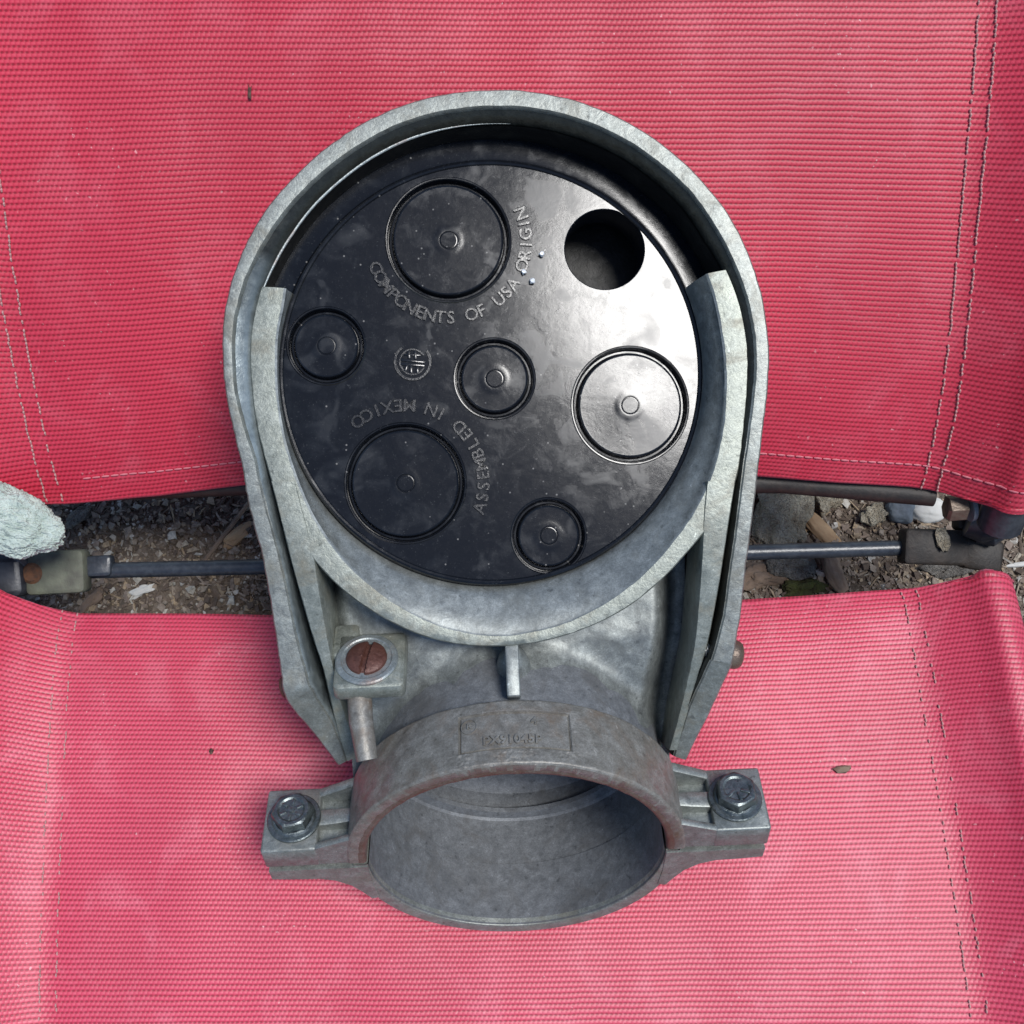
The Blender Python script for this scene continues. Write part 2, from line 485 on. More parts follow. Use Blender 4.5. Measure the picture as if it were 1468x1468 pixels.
for i in range(26000):
    px = random.uniform(-60, 1530); py = random.uniform(640, 930)
    if 400 < px < 1040 and random.random() < .8: continue
    p = G(px, py)
    x = p.x; y = (p.y * cT - p.z * sT) - gy0
    sz = random.choice((3, 3, 4, 4, 5, 5, 6, 7, 9, 12)) * random.uniform(.7, 1.25)
    k = random.random()
    ax = (1, 1, .8) if k < .55 else ((1.7, .6, .35) if k < .88 else (3.2, .3, .25))
    Rz = Matrix.Rotation(random.uniform(0, 6.28), 3, 'Z') @ Matrix.Rotation(random.uniform(-.6, .6), 3, 'X')
    lump(lit, gpt(x, y + gy0, ground_h(x, y) + sz * .35), sz, ax, Matrix.Rotation(TILT * -1, 3, 'X') @ Rz, 0)
lo_ = lit.obj('soil_litter', M['litter'], origin=(0, 0, GZ), smooth=False)
tag(lo_, 'small brown and grey crumbs, bark bits and gravel strewn over the soil', 'litter', kind='stuff')

def on_ground(px, py, lift=0):
    p = G(px, py); x = p.x; y = (p.y * cT - p.z * sT) - gy0
    return gpt(x, y + gy0, ground_h(x, y) + lift)
def stone(name, px, py, r, ax, mat, label, cat, rz=0.0, rough=.3, lift=.4, n=6, group=None):
    mb = MB(); c = on_ground(px, py, r * min(ax) * lift + 4)
    lump(mb, c, r, ax, Matrix.Rotation(-TILT, 3, 'X') @ Matrix.Rotation(math.radians(rz), 3, 'Z'), n, rough)
    o = mb.obj(name, M[mat], origin=c, sharp=50)
    return tag(o, label, cat, group)
stone('stone', 1120, 738, 62, (1, 1.35, .5), 'stonelight', 'large pale cream stone right beside the metal head, above the black rod', 'stone', 5)
stone('stone', 1182, 716, 30, (1, 1.0, .7), 'stonelight', 'small cream stone with a grey hollow, next to the large pale stone', 'stone', 30, .4)
stone('stone', 1316, 730, 46, (1.1, .75, .6), 'white', 'bright white smooth stone next to the brown bolt on the right', 'stone', -20, .15)
stone('stone', 1284, 736, 36, (.9, .8, .75), 'bluegrey', 'blue grey stone leaning against the bright white stone', 'stone', -20, .15)
stone('stone', 1248, 742, 26, (1.1, .8, .7), 'stonelight', 'mottled cream and grey stone, left of the blue grey stone', 'stone', 20, .45)
stone('stone', 1130, 812, 42, (1.2, .8, .5), 'stonegrey', 'grey stone under the black rod, right of the metal head', 'stone', 10, .4)
stone('stone', 1093, 826, 40, (1.2, .7, .5), 'woodgrey', 'brownish stone under the rod at the head\'s right edge', 'stone', 10, .4)
stone('stone', 1352, 818, 40, (1.5, .5, .5), 'stonegrey', 'long grey stone by the raised corner of the red seat', 'stone', 8, .4)
stone('stone', 1380, 814, 15, (1.2, .8, .7), 'white', 'small whitish pebble at the end of the long grey stone', 'stone', 8, .3)
stone('stone', 205, 848, 14, (1.9, .7, .5), 'white', 'small white angular pebble below the black rod on the left', 'stone', 25, .4)
stone('stone', 115, 742, 24, (1.3, .7, .5), 'stonegrey', 'flat grey stone under the back panel beside the green towel', 'stone', 40, .3)
stone('moss_tuft', 1146, 846, 26, (1.5, .6, .4), 'moss', 'small green moss patch by the seat edge under the rod', 'moss', 5, .6)
stone('wood_chip', 341, 766, 32, (1.35, .5, .35), 'wood', 'tan wood chip touching the left side of the metal head', 'wood chip', 38, .2)
stone('wood_chip', 1176, 762, 52, (1.25, .38, .25), 'wood', 'long tan wood chip lying across behind the black rod', 'wood chip', -48, .15)
stone('wood_chip', 1190, 820, 46, (1.2, .45, .3), 'woodgrey', 'brown wood chip pointing down under the black rod', 'wood chip', -72, .2)
stone('wood_chip', 1150, 764, 24, (1.5, .2, .2), 'wood', 'thin tan splinter left of the long tan wood chip', 'wood chip', 35, .2)
stone('wood_chip', 1468, 808, 30, (1.3, .2, .2), 'white', 'pale bare splinter beside the seat at the right edge', 'wood chip', 6, .1)
stone('wood_chip', 130, 862, 26, (1.5, .5, .5), 'woodgrey', 'curled brown bark piece at the seat\'s top left edge', 'wood chip', 50, .3)
tw = MB(); tw.tube([on_ground(292, 806, 8), on_ground(318, 770, 16), on_ground(352, 730, 20), on_ground(372, 708, 14)], [5, 6, 5, 3], 8)
tag(tw.obj('twig', M['woodgrey'], origin=on_ground(318, 770)), 'thin straight brown twig leaning beside the tan wood chip', 'twig')

# ------------------------------------------------------------------ chair
chair = thing('folding_chair', 'folding lounge chair with two faded red mesh slings and black frame', 'chair', (0, -100, GZ))
def profile_side(seam, sign):
    """cross-section of the sling beyond its seam, rising to the frame tube and wrapping it"""
    pts = [(18, 1.5), (38, 8), (62, 20), (88, 36), (112, 52)]
    cx, cz, r = 150, 32, 44
    for a in range(128, -100, -14):
        pts.append((cx + r * math.cos(math.radians(a)), cz + r * math.sin(math.radians(a))))
    return pts
def sling(name, edge, ztab, ymax, seamL, seamR, sgn, label, seed, nrm):
    """edge: y of the gap edge against x; ztab: height profile away from the gap"""
    NT = 130
    xs_c = [k / 90 for k in range(91)]
    rows = []; uv = []
    ys_ = []
    y0 = ztab[0][0]
    Ls = abs(ymax - y0)
    vlen = 0; prev = None
    zpts = catmull([(a, b, 0) for a, b in ztab], 10)
    zt = [(p.x, p.y) for p in zpts]
    if sgn < 0: zt = [(-a, b) for a, b in zt]
    zt.sort()
    def zf(y): return interp(zt, y * (1 if sgn > 0 else -1))
    info = []
    for i in range(NT + 1):
        t = (i / NT) ** 1.15
        yc = y0 + (ymax - y0) * t
        z = zf(yc)
        if prev: vlen += math.hypot(yc - prev[0], z - prev[1])
        prev = (yc, z)
        dz = (zf(yc + 5) - zf(yc - 5)) / 10
        n = Vector((0, -dz, 1)).normalized()
        sl_, sr_ = seamL(t), seamR(t)
        prof = [(sl_ - a, h) for a, h in reversed(profile_side(0, -1))] + [(sl_ + (sr_ - sl_) * k, 0) for k in xs_c] + [(sr_ + a, h) for a, h in profile_side(0, 1)]
        row = []; ru = []
        ul = 0; pp = None
        for (x, h) in prof:
            off = (interp(edge, x) - y0) * (1 - t) ** 1.5
            # slight waviness and sag
            wv = noise.noise((x / 340 + seed, yc / 340, seed)) * 9 + noise.noise((x / 130 + seed, yc / 260, seed + 4)) * 3
            sag = -14 * (1 - min(1, abs(x) / 760) ** 2)
            base = Vector((x, yc + off, zf(yc + off * .0) + 0))
            dep = 78 * math.exp(-((x - 10) / 270) ** 2 - ((yc + 470) / 150) ** 2) if sgn < 0 else 0
            p = base + n * (h * 1.0 + wv + sag - dep)
            if pp is not None: ul += math.hypot(x - pp[0], h - pp[1])
            pp = (x, h)
            row.append(p); ru.append(ul)
        # centre u on x = 0
        mid = min(range(len(prof)), key=lambda q: abs(prof[q][0]))
        u0 = ru[mid] - prof[mid][0] * 1.0
        uv += [((q - u0) / 7.9, vlen / 8.5 * sgn) for q in ru]
        rows.append(row); info.append((t, prof, row, n))
    mb = MB(); mb.grid(rows, flip=(sgn < 0))
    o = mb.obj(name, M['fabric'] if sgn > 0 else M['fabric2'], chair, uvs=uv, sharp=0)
    o['label'] = label
    s = o.modifiers.new('thickness', 'SOLIDIFY'); s.thickness = 5 * U; s.offset = -1
    return o, info
back, binfo = sling('back_sling', [(-1000, 34), (-815, 14), (-640, 26), (-480, 46), (0, 58), (440, 62), (720, 44), (800, 34), (1000, 40)],
      [(50, -402), (90, -370), (160, -326), (260, -278), (400, -228), (600, -168), (800, -120), (1050, -72)], 1040,
      lambda t: -806 - 22 * t, lambda t: 735 - 22 * t, 1, 'upper red mesh panel forming the chair back', 2.0, 0)
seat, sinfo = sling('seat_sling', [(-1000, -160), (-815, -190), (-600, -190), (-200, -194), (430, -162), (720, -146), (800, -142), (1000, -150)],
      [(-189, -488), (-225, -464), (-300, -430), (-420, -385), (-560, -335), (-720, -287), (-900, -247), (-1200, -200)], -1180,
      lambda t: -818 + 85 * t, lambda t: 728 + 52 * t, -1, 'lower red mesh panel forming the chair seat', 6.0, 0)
# seam stitches: dashes of thread lying on the slings
def pt_on(info, t, x):
    i = min(range(len(info)), key=lambda q: abs(info[q][0] - t))
    _, prof, row, n = info[i]
    for q in range(len(prof) - 1):
        if prof[q][0] <= x <= prof[q + 1][0]:
            f = (x - prof[q][0]) / (prof[q + 1][0] - prof[q][0])
            return row[q].lerp(row[q + 1], f) + n * 1.6
    return row[-1]
def stitches(name, info, fx, t0, t1, mat, r, holes=False, skip=.15):
    mb = MB(); n = int((t1 - t0) * 150)
    for k in range(n):
        a = t0 + (t1 - t0) * k / n; b_ = a + (t1 - t0) / n * .82
        if random.random() < skip: continue
        # smooth interpolation between rows
        def pos(t):
            tt = [q[0] for q in info]
            i = max(j for j in range(len(tt)) if tt[j] <= t or j == 0); i = min(i, len(tt) - 2)
            f = (t - tt[i]) / (tt[i + 1] - tt[i])
            return pt_on(info, tt[i], fx(t)).lerp(pt_on(info, tt[i + 1], fx(t)), f)
        pa, pb = pos(a), pos(b_)
        j = random.uniform(-1.2, 1.2)
        pa.x += j; pb.x += j
        mb.tube([pa, (pa + pb) / 2 + Vector((0, 0, r * .6)), pb], [r * .6, r, r * .6], 6)
    o = mb.obj(name, M[mat], chair)
    o['kind'] = 'stuff'
    return o
for off in (0, -27):
    stitches('seam_stitching', binfo, lambda t: -806 - 22 * t + off, .0, .75, 'thread', 2.0)
    stitches('seam_stitching', sinfo, lambda t: -818 + 85 * t + off, .0, .9, 'thread', 1.7, skip=.5)
for off in (2, 28):
    stitches('seam_stitching', binfo, lambda t: 735 - 22 * t + off, .0, .99, 'thread', 2.0)
    stitches('seam_stitching', sinfo, lambda t: 728 + 52 * t + off, .0, .99, 'thread', 1.7, skip=.5)
# hem stitching along the lower edge of the back sling
mb = MB()
def hem(t, x):
    i = max(j for j in range(len(binfo)) if binfo[j][0] <= t)
    return pt_on(binfo, binfo[i][0], x)
x = -760
while x < 880:
    if not -420 < x < 400:
        mb.tube([hem(.045, x), hem(.045, x + 6) + Vector((0, 0, 1)), hem(.045, x + 13)], [1.2, 1.9, 1.2], 6)
    x += 16
ho = mb.obj('hem_stitching', M['thread2'], chair); ho['kind'] = 'stuff'
# frame: bars under the edges, side tubes, hinge pieces, legs
def sidetube(info, off, k):
    pts = []
    for t, prof, row, n in info[::8]:
        sx = prof[0 if off < 0 else -1][0]
        ix = 18 if off > 0 else 0
        # tube centre = seam + 150 outward, 32 up
        s = len(profile_side(0, 1))
        seam_i = s if off < 0 else len(prof) - s - 1
        pts.append(Vector((prof[seam_i][0] + 150 * off, row[seam_i].y, row[seam_i].z)) + n * 32)
    return pts
for info in (binfo, sinfo):
    for off in (-1, 1):
        mb = MB(); pts = sidetube(info, off, 0)
        if info is binfo: d0 = (pts[0] - pts[1]).normalized(); pts.insert(0, pts[0] + d0 * 70)
        mb.tube(pts, 40, 20); mb.obj('frame_tube', M['tube'], chair)
mb = MB(); mb.tube([(-900, 34, -425), (-500, 50, -440), (0, 56, -448), (500, 54, -444), (770, 30, -428)], 20, 16)
mb.obj('crossbar', M['browntube'], chair)
mb = MB(); mb.tube([(-880, -235, -540), (-400, -240, -545), (300, -235, -545), (800, -220, -535)], 18, 16)
mb.obj('crossbar', M['browntube'], chair)
za = -540
mb = MB(); mb.tube([P(100, 819, za), P(400, 812, za), P(900, 797, za), P(1310, 785, za)], 15, 20)
mb.obj('tie_rod', M['tube'], chair)
# left fitting
mb = MB(); mb.box(P(84, 820, za + 20), Vector((56, 3, 0)), Vector((-2, 41, 0)), Vector((0, 0, 22)), 10)
mb.obj('end_bracket', M['mossy'], chair)
mb = MB(); mb.box(P(128, 812, za + 8), Vector((46, 2, 0)), Vector((0, 20, 0)), Vector((0, 0, 14)), 8)
mb.obj('bracket_tongue', M['tube'], chair)
mb = MB(); mb.lathe(P(46, 822, za + 40), (0, 0, 1), [(0.1, 8), (14, 8), (20, 3), (22, -6), (22, -20)], 20)
mb.obj('bracket_rivet', M['rustbr'], chair)
mb = MB(); mb.box(P(8, 826, za + 30), Vector((42, 6, 0)), Vector((-4, 42, 0)), Vector((0, 0, 30)), 14)
mb.tube([P(-60, 806, za + 30), P(24, 794, za + 50), P(40, 810, za + 30)], [22, 18, 12], 14)
mb.obj('hinge_joint', M['blackpl'], chair)
# right fittings
mb = MB(); mb.box(P(1338, 784, za + 10), Vector((62, -2, 0)), Vector((2, 34, 0)), Vector((0, 0, 24)), 8)
mb.box(P(1385, 742, za + 10), Vector((22, 0, 0)), Vector((0, 24, 0)), Vector((0, 0, 20)), 8)
mb.box(P(1405, 795, za + 14), Vector((38, -6, 0)), Vector((4, 30, 0)), Vector((0, 0, 20)), 10)
mb.obj('end_bracket', M['browntube'], chair)
mb = MB(); mb.tube([P(1355, 729, za + 120), P(1358, 729, za + 120), P(1382, 727, za + 120), P(1385, 727, za + 120)], [18, 24, 24, 18], 6)
mb.obj('hinge_bolt', M['nut'], chair)
mb = MB(); mb.tube([P(1388, 728, za + 112), P(1394, 727, za + 112)], [26, 26], 18)
mb.obj('hinge_washer', M['bluegrey'], chair)
mb = MB()
mb.tube([P(1392, 735, za + 60), P(1412, 741, za + 66), P(1432, 738, za + 84), P(1450, 712, za + 110), P(1462, 670, za + 130)], [46, 50, 48, 36, 30], 22)
mb.tube([P(1398, 768, za + 40), P(1420, 766, za + 50), P(1438, 760, za + 50)], [14, 24, 16], 16)
mb.obj('hinge_joint', M['blackpl'], chair)
for sx in (-1, 1):
    for y0_, y1_ in ((-80, -900), (-60, 700)):
        mb = MB(); p0 = Vector((sx * 1010, y0_, -470)); p1 = gpt(sx * 1020, y1_ + gy0, 0)
        mb.tube([p0, p0.lerp(p1, .5), p1], 30, 16); mb.obj('leg', M['tube'], chair)

# ------------------------------------------------------------------ pale green towel at the left end
mb = MB()
tc = P(-12, 742, -330)
rows = []
for i in range(150):
    th = PI * (i + .5) / 150
    row = []
    for j in range(330):
        ph = 2 * PI * j / 330
        d = Vector((math.sin(th) * math.cos(ph), math.sin(th) * math.sin(ph), math.cos(th)))
        r_ = 1 + .10 * noise.noise(d * 2.2)
        p = Vector((d.x * 128, d.y * 62, d.z * 42)) * r_
        p = Matrix.Rotation(math.radians(-16), 3, 'Z') @ p
        q = Vector((p.x / 26, p.y / 8, p.z / 9))
        tuft = 6 * noise.noise(q + Vector((0, q.x * .5, 0))) - 7 * abs(noise.noise(q * 2.1)) + 2.5 * noise.noise(q * 4.5)
        row.append(tc + p + d * tuft)
    rows.append(row)
mb.grid(rows, cu=True, cap0=True, cap1=True)
tag(mb.obj('towel', M['towel'], origin=tc, sharp=0), 'pale grey green fluffy towel bunched at the left end of the black rod', 'towel')

# ------------------------------------------------------------------ the service entrance head
head = thing('service_entrance_head', 'weathered grey cast metal service entrance head with black knockout disc and pipe clamp', 'electrical fitting', (0, -640, -240))
RHO = math.radians(2.7)
cR, sR = math.cos(RHO), math.sin(RHO)
CX, CY = -27.0, 200.0
def L(x, y, z=0.0):
    """head's own frame (centre of the disc, rolled 2.7 degrees)"""
    return Vector((CX + x * cR - y * sR, CY + x * sR + y * cR, z))
def loc(px, py, z=0):
    v = P(px, py, z); dx, dy = v.x - CX, v.y - CY
    return Vector((dx * cR + dy * sR, -dx * sR + dy * cR, z))
def V2(v): return Vector((v[0], v[1], 0))

# --- hood: outer cap.  outline (px, py, z, crest width, inner lip width)
HP = [(484, 1098, -88, 15, 1), (447, 1050, -48, 34, 1), (409, 1003, 2, 42, 1), (402, 965, 10, 36, 1), (396, 925, 15, 31, 1), (388, 870, 22, 27, 1), (376, 805, 32, 25, 1),
      (362, 750, 40, 24, 2), (353, 710, 46, 23, 3), (345, 664, 52, 21, 5), (333, 615, 58, 17, 12), (323, 565, 60, 15, 18), (318, 515, 60, 16, 20), (319, 460, 60, 17, 20),
      (330, 405, 60, 19, 19), (350, 352, 60, 22, 18), (378, 303, 60, 24, 17), (415, 258, 60, 24, 15), (460, 216, 60, 25, 14), (512, 180, 60, 25, 13),
      (572, 151, 60, 25, 13), (640, 133, 60, 25, 13), (710, 127, 60, 25, 13), (780, 132, 60, 25, 13), (848, 150, 60, 25, 13), (912, 180, 60, 25, 12),
      (966, 218, 60, 25, 12), (1012, 263, 60, 24, 12), (1050, 315, 60, 26, 12), (1078, 372, 60, 25, 10), (1095, 430, 60, 22, 8), (1103, 490, 60, 20, 6), (1103, 545, 58, 20, 5),
      (1097, 600, 56, 20, 3), (1089, 665, 52, 21, 2), (1079, 750, 45, 22, 1), (1070, 820, 36, 23, 1), (1062, 885, 26, 24, 1), (1052, 945, 16, 30, 1), (1046, 962, 8, 32, 1),
      (1018, 1022, -38, 32, 1), (984, 1090, -88, 20, 1)]
raw = [(P(a, b, c), w, l) for a, b, c, w, l in HP]
sm = []
pts5 = catmull([Vector(p) for p, w, l in raw], 6)
n_out = len(pts5)
outer = []
for i, p in enumerate(pts5):
    k = i / 6; a = int(min(k, len(raw) - 1)); f = k - a; b = min(a + 1, len(raw) - 1)
    outer.append((p, raw[a][1] * (1 - f) + raw[b][1] * f, raw[a][2] * (1 - f) + raw[b][2] * f))
def prof_hood(i):
    p, w, l = outer[i]
    a = outer[max(i - 2, 0)][0]; b = outer[min(i + 2, n_out - 1)][0]
    t = V2(b - a).normalized(); nn = Vector((t.y, -t.x, 0))   # inward (path runs clockwise)
    jt = noise.noise(Vector((p.x / 9, p.y / 9, 1))) * 1.0 + noise.noise(Vector((p.x / 40, p.y / 40, 4))) * .9
    j2 = noise.noise(Vector((p.x / 14, p.y / 14, 7))) * .9
    z = p.z
    zb = -150
    def q(d, zz): return Vector((p.x, p.y, 0)) + nn * d + Vector((0, 0, zz))
    g = min(1, l / 12)
    return [q(14, zb), q(2 + jt, z - 60 if z - 60 > zb else zb + 2), q(jt, z - 7), q(.6 + jt, z - 3), q(3 + jt, z), q(w * .5, z + .6), q(w - 2 + j2, z), q(w + j2, z - 3), q(w + 1 + j2, z - 6 * g - 2),
            q(w + l * .35 + 1.5, z - 9 * g - 3), q(w + l * .85 + 2, z - 15 * g - 4), q(w + l + 3, z - 20 * g - 8), q(w + l + 4, z - 40 - 10 * g), q(w + l + 4, zb)]
rows = [prof_hood(i) for i in range(n_out)]
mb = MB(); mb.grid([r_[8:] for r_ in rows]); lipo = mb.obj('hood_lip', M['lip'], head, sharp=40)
at = lipo.data.attributes.new('lip_shade', 'FLOAT', 'POINT')  # ramp that paints the hood's inner shade into the lip colour
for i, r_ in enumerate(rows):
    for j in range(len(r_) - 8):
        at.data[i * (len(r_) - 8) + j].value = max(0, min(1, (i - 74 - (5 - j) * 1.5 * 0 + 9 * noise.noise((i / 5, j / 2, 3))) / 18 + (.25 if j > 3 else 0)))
mb = MB()
bead = []  # thin bright strip added to paint the glint on the lip's left side
for i in range(78, 135):
    k = sstep(78, 92, i) * (1 - sstep(118, 134, i)); c_ = rows[i][10].lerp(rows[i][11], .55); o_ = V2(rows[i][11] - rows[i][10]).normalized()
    w_ = .3 + 2.2 * k
    bead.append([c_ + o_ * w_ * math.cos(a) + Vector((0, 0, w_ * .8 * math.sin(a))) for a in [q * PI / 6 for q in range(12)]])
mb.grid(bead, cu=True, cap0=True, cap1=True); mb.obj('lip_glint', M['washer'], head, sharp=0)
mb = MB(); mb.grid([r_[:9] for r_ in rows])
# end faces
for r_ in (rows[0], rows[-1]):
    b = len(mb.v); mb.v.extend(r_); f = tuple(range(b, b + len(r_)))
    mb.f.append(f if r_ is rows[-1] else f[::-1])
# domed back of the hood
cen = Vector((CX + 10, 30, 0))
bk = [[r_[0].lerp(Vector((cen.x, cen.y, -150)), k) + Vector((0, 0, -55 * math.sin(k * PI / 2) ** .7 if k > 0 else 0)) for r_ in rows] for k in (0, .03, .08, .2, .5, .999)]
bk = [[Vector((p.x, p.y, max(p.z, -150 - 22 * kk))) for p in r2] for r2, kk in zip(bk, (0, .35, .6, .85, 1, 1))]
# keep the domed back off the sling: raise its lower half
for r2 in bk:
    for p in r2:
        pass
mb.grid([list(x) for x in bk])
hood = mb.obj('hood', M['cast'], head, sharp=40)
# hood screws
def slot_screw(name, c, ax, r, hh, mat, slot=True, parent=None, slotdir=None):
    mb = MB(); c = Vector(c); ax = Vector(ax).normalized()
    prof = [(r, -hh * 1.2), (r, hh * .25), (r * .93, hh * .55), (r * .75, hh * .85), (r * .4, hh), (0.05, hh * 1.04)]
    mb.lathe(c, ax, prof, 32)
    o = mb.obj(name, M[mat], parent)
    return o
slot_screw('hood_screw', P(1050, 938, -14), (1, -.1, .12), 21, 16, 'nut', parent=head)
slot_screw('hood_screw', P(409, 985, -22), (-1, -.2, .1), 16, 8, 'rust', parent=head)
mb = MB()
pa, pb = P(1006, 932, -12), P(1036, 927, -14)
pts = [pa.lerp(pb, k / 40) for k in range(41)]
mb.tube(pts, [9 + 1.6 * (1 if k % 4 < 2 else -1) for k in range(41)], 14)
mb.obj('hood_screw_thread', M['washer'], head)

# --- base casting: wall round the disc, from left ear through the bottom to the right ear
BW = [ # inner px,py   outer px,py  z
 (408, 413, 374, 411, 44), (404, 440, 366, 440, 45), (397, 475, 360, 475, 45), (395, 510, 358, 510, 45), (396, 560, 361, 560, 45), (402, 605, 367, 605, 45), (411, 645, 376, 645, 45),
 (430, 700, 396, 712, 44), (455, 752, 424, 768, 42), (497, 808, 474, 830, 39), (545, 850, 528, 873, 37), (600, 884, 588, 905, 35), (652, 903, 645, 922, 34), (706, 911, 704, 927, 34),
 (760, 906, 766, 922, 34), (818, 890, 832, 904, 34), (878, 858, 896, 873, 36), (928, 818, 948, 832, 38), (966, 775, 990, 787, 40), (996, 732, 1026, 742, 42), (1020, 682, 1055, 690, 44),
 (1036, 620, 1066, 622, 45), (1041, 560, 1072, 558, 45), (1040, 515, 1073, 510, 45), (1035, 475, 1070, 470, 45), (1026, 430, 1062, 425, 45), (1014, 392, 1046, 386, 44)]
inn = catmull([P(a, b, z) for a, b, c, d, z in BW], 7)
out_ = catmull([P(c, d, z) for a, b, c, d, z in BW], 7)
rows = []
nb = len(inn)
for i, (pi_, po) in enumerate(zip(inn, out_)):
    d = V2(pi_) - Vector((CX, CY, 0)); ang = math.atan2(d.y, d.x)
    base = Vector((CX + math.cos(ang) * 303, CY + math.sin(ang) * 305, -14))
    q = (pi_ - base); w = V2(q)
    lower = sstep(.15, -.75, math.sin(ang))          # 1 at the bottom, 0 at the ears
    jt = noise.noise(Vector((pi_.x / 11, pi_.y / 11, 2))) * 1.0
    o = (V2(po - pi_)).normalized()
    wd = V2(po - pi_).length
    r_ = [base + Vector((0, 0, -30)), base, base + w * .08 + Vector((0, 0, 12)), base + w * .28 + Vector((0, 0, 27 - 3 * lower)),
          base + w * .6 + Vector((0, 0, 44 - 10 * lower)), base + w * .88 + Vector((0, 0, 54 - 8 * lower)), pi_ - o * 2 + Vector((0, 0, -2)), pi_ + o * (1 + jt),
          pi_ + o * wd * .5 + Vector((0, 0, 1)), po - o * (2 + jt) , po + Vector((0, 0, -3)), po + o * .5 + Vector((0, 0, -8)), po + o * 1 + Vector((0, 0, -150))]
    rows.append(r_)
mb = MB(); mb.grid([r_[:8] for r_ in rows], flip=True); mb.obj('base_wall_lining', M['inner'], head, sharp=45)
mb = MB(); mb.grid([r_[7:] for r_ in rows], flip=True)
for r_ in (rows[0], rows[-1]):
    b = len(mb.v); mb.v.extend(r_); f = tuple(range(b, b + len(r_)))
    mb.f.append(f if r_ is rows[0] else f[::-1])
mb.obj('base_wall', M['body'], head, sharp=45)
# straight side ribs
def rib(pts, name='side_rib'):
    a = catmull([P(p[0], p[1], p[4]) for p in pts], 6); b_ = catmull([P(p[2], p[3], p[4]) for p in pts], 6)
    rows = []
    for l, r in zip(a, b_):
        o = V2(r - l).normalized(); jt = noise.noise(Vector((l.x / 10, l.y / 10, 5))) * .9
        rows.append([l + Vector((0, 0, -110)) - o * 2, l + Vector((0, 0, -5)) - o * .5, l + o * 2 + Vector((0, 0, 1)) + o * jt, l.lerp(r, .5) + Vector((0, 0, 2)), r - o * 2 + Vector((0, 0, 1)) - o * jt, r + Vector((0, 0, -4)), r + Vector((0, 0, -110)) + o * 2])
    mb = MB(); mb.grid(rows, cap0=True, cap1=True)
    return mb.obj(name, M['body'], head, sharp=45)
rib([(388, 690, 424, 690, 45), (401, 740, 438, 745, 44), (412, 785, 450, 790, 40), (424, 830, 457, 835, 32), (438, 880, 465, 880, 20), (450, 920, 472, 920, 8), (463, 960, 480, 960, -8), (472, 1000, 489, 1000, -30), (484, 1050, 503, 1045, -62), (497, 1092, 516, 1082, -90)])
rib([(1013, 690, 1055, 690, 45), (1008, 740, 1047, 740, 44), (1006, 785, 1040, 785, 38), (1003, 830, 1033, 830, 30), (999, 880, 1024, 880, 16), (994, 925, 1014, 928, 2), (984, 975, 1000, 975, -22), (972, 1025, 986, 1025, -50), (958, 1075, 972, 1075, -82)])

# --- hub geometry
ALPHA = math.radians(46)
ca, sa = math.cos(ALPHA), math.sin(ALPHA)
RC = Vector((0.5, -716, -62))       # centre of the pipe opening, head frame
def H(x, e, d):
    """hub frame: x across, e out of the clamp's top, d along the pipe axis, outwards"""
    y = RC.y + e * sa - d * ca
    z = RC.z + e * ca + d * sa
    return L(RC.x + x, y, z)
def HV(x, e, d): return H(x, e, d) - H(0, 0, 0)
def HR(a, r, d): return H(math.cos(a) * r, math.sin(a) * r, d)
# saddle between ring and pipe hub (heightfield)
def hub_top(x, y, R):
    x = x - RC.x
    if abs(x) >= R: return -999
    a = math.sqrt(R * R - x * x)
    return RC.z - (y - RC.y) * (sa / ca) + a / ca
rows = []
NX, NY = 90, 60
for j in range(NY + 1):
    row = []
    for i in range(NX + 1):
        s = i / NX * 2 - 1; t = j / NY
        # top edge follows the ring's outer arc, bottom edge dives under the clamp
        y_top = -math.sqrt(max(0, 372 ** 2 - (min(abs(s), .95) * 280) ** 2)) + 6
        xw_top = 284; xw_bot = 222
        xw = 280 - 32 * sstep(.1, .8, t)
        x = s * xw
        y_bot = RC.y + 60 * ca + math.sqrt(max(0, 232 ** 2 - x * x)) * sa if abs(x) < 232 else RC.y + 60 * ca
        y = y_top + (y_bot - y_top) * t
        h1 = hub_top(x, y, 232)
        slot = 60 * sstep(.80, .93, s) + 35 * sstep(.84, .95, -s)
        h2 = -58 - 40 * sstep(-380, -520, y) - slot + 14 * math.exp(-((x + 150) / 90) ** 2)
        k = 16.0
        m_ = max(h1, h2); h = m_ + k * math.log(math.exp((h1 - m_) / k) + math.exp((h2 - m_) / k))
        h += noise.noise((x / 50, y / 50, 1)) * 3 + noise.noise((x / 14, y / 14, 3)) * .8
        row.append(L(x, y, h))
    rows.append(row)
mb = MB(); mb.grid(rows, flip=True)
mb.obj('saddle', M['funnel'], head, sharp=0)
# small central rib under the ring
mb = MB()
ctop, cbot = loc(733, 922, 10), loc(737, 992, 26)
mb.box(L(*( (ctop + cbot) / 2)), L(9.5, 0, 0) - L(0, 0, 0), (L(0, 42, -12) - L(0, 0, 0)), (L(0, 6, 19) - L(0, 0, 0)), 3)
mb.lathe(L(ctop.x + 1, ctop.y - 18, -8), HV(0, 1, 0), [(26, -30), (20, -6), (12, 8), (6, 14)], 20)
mb.obj('web', M['funnel'], head)
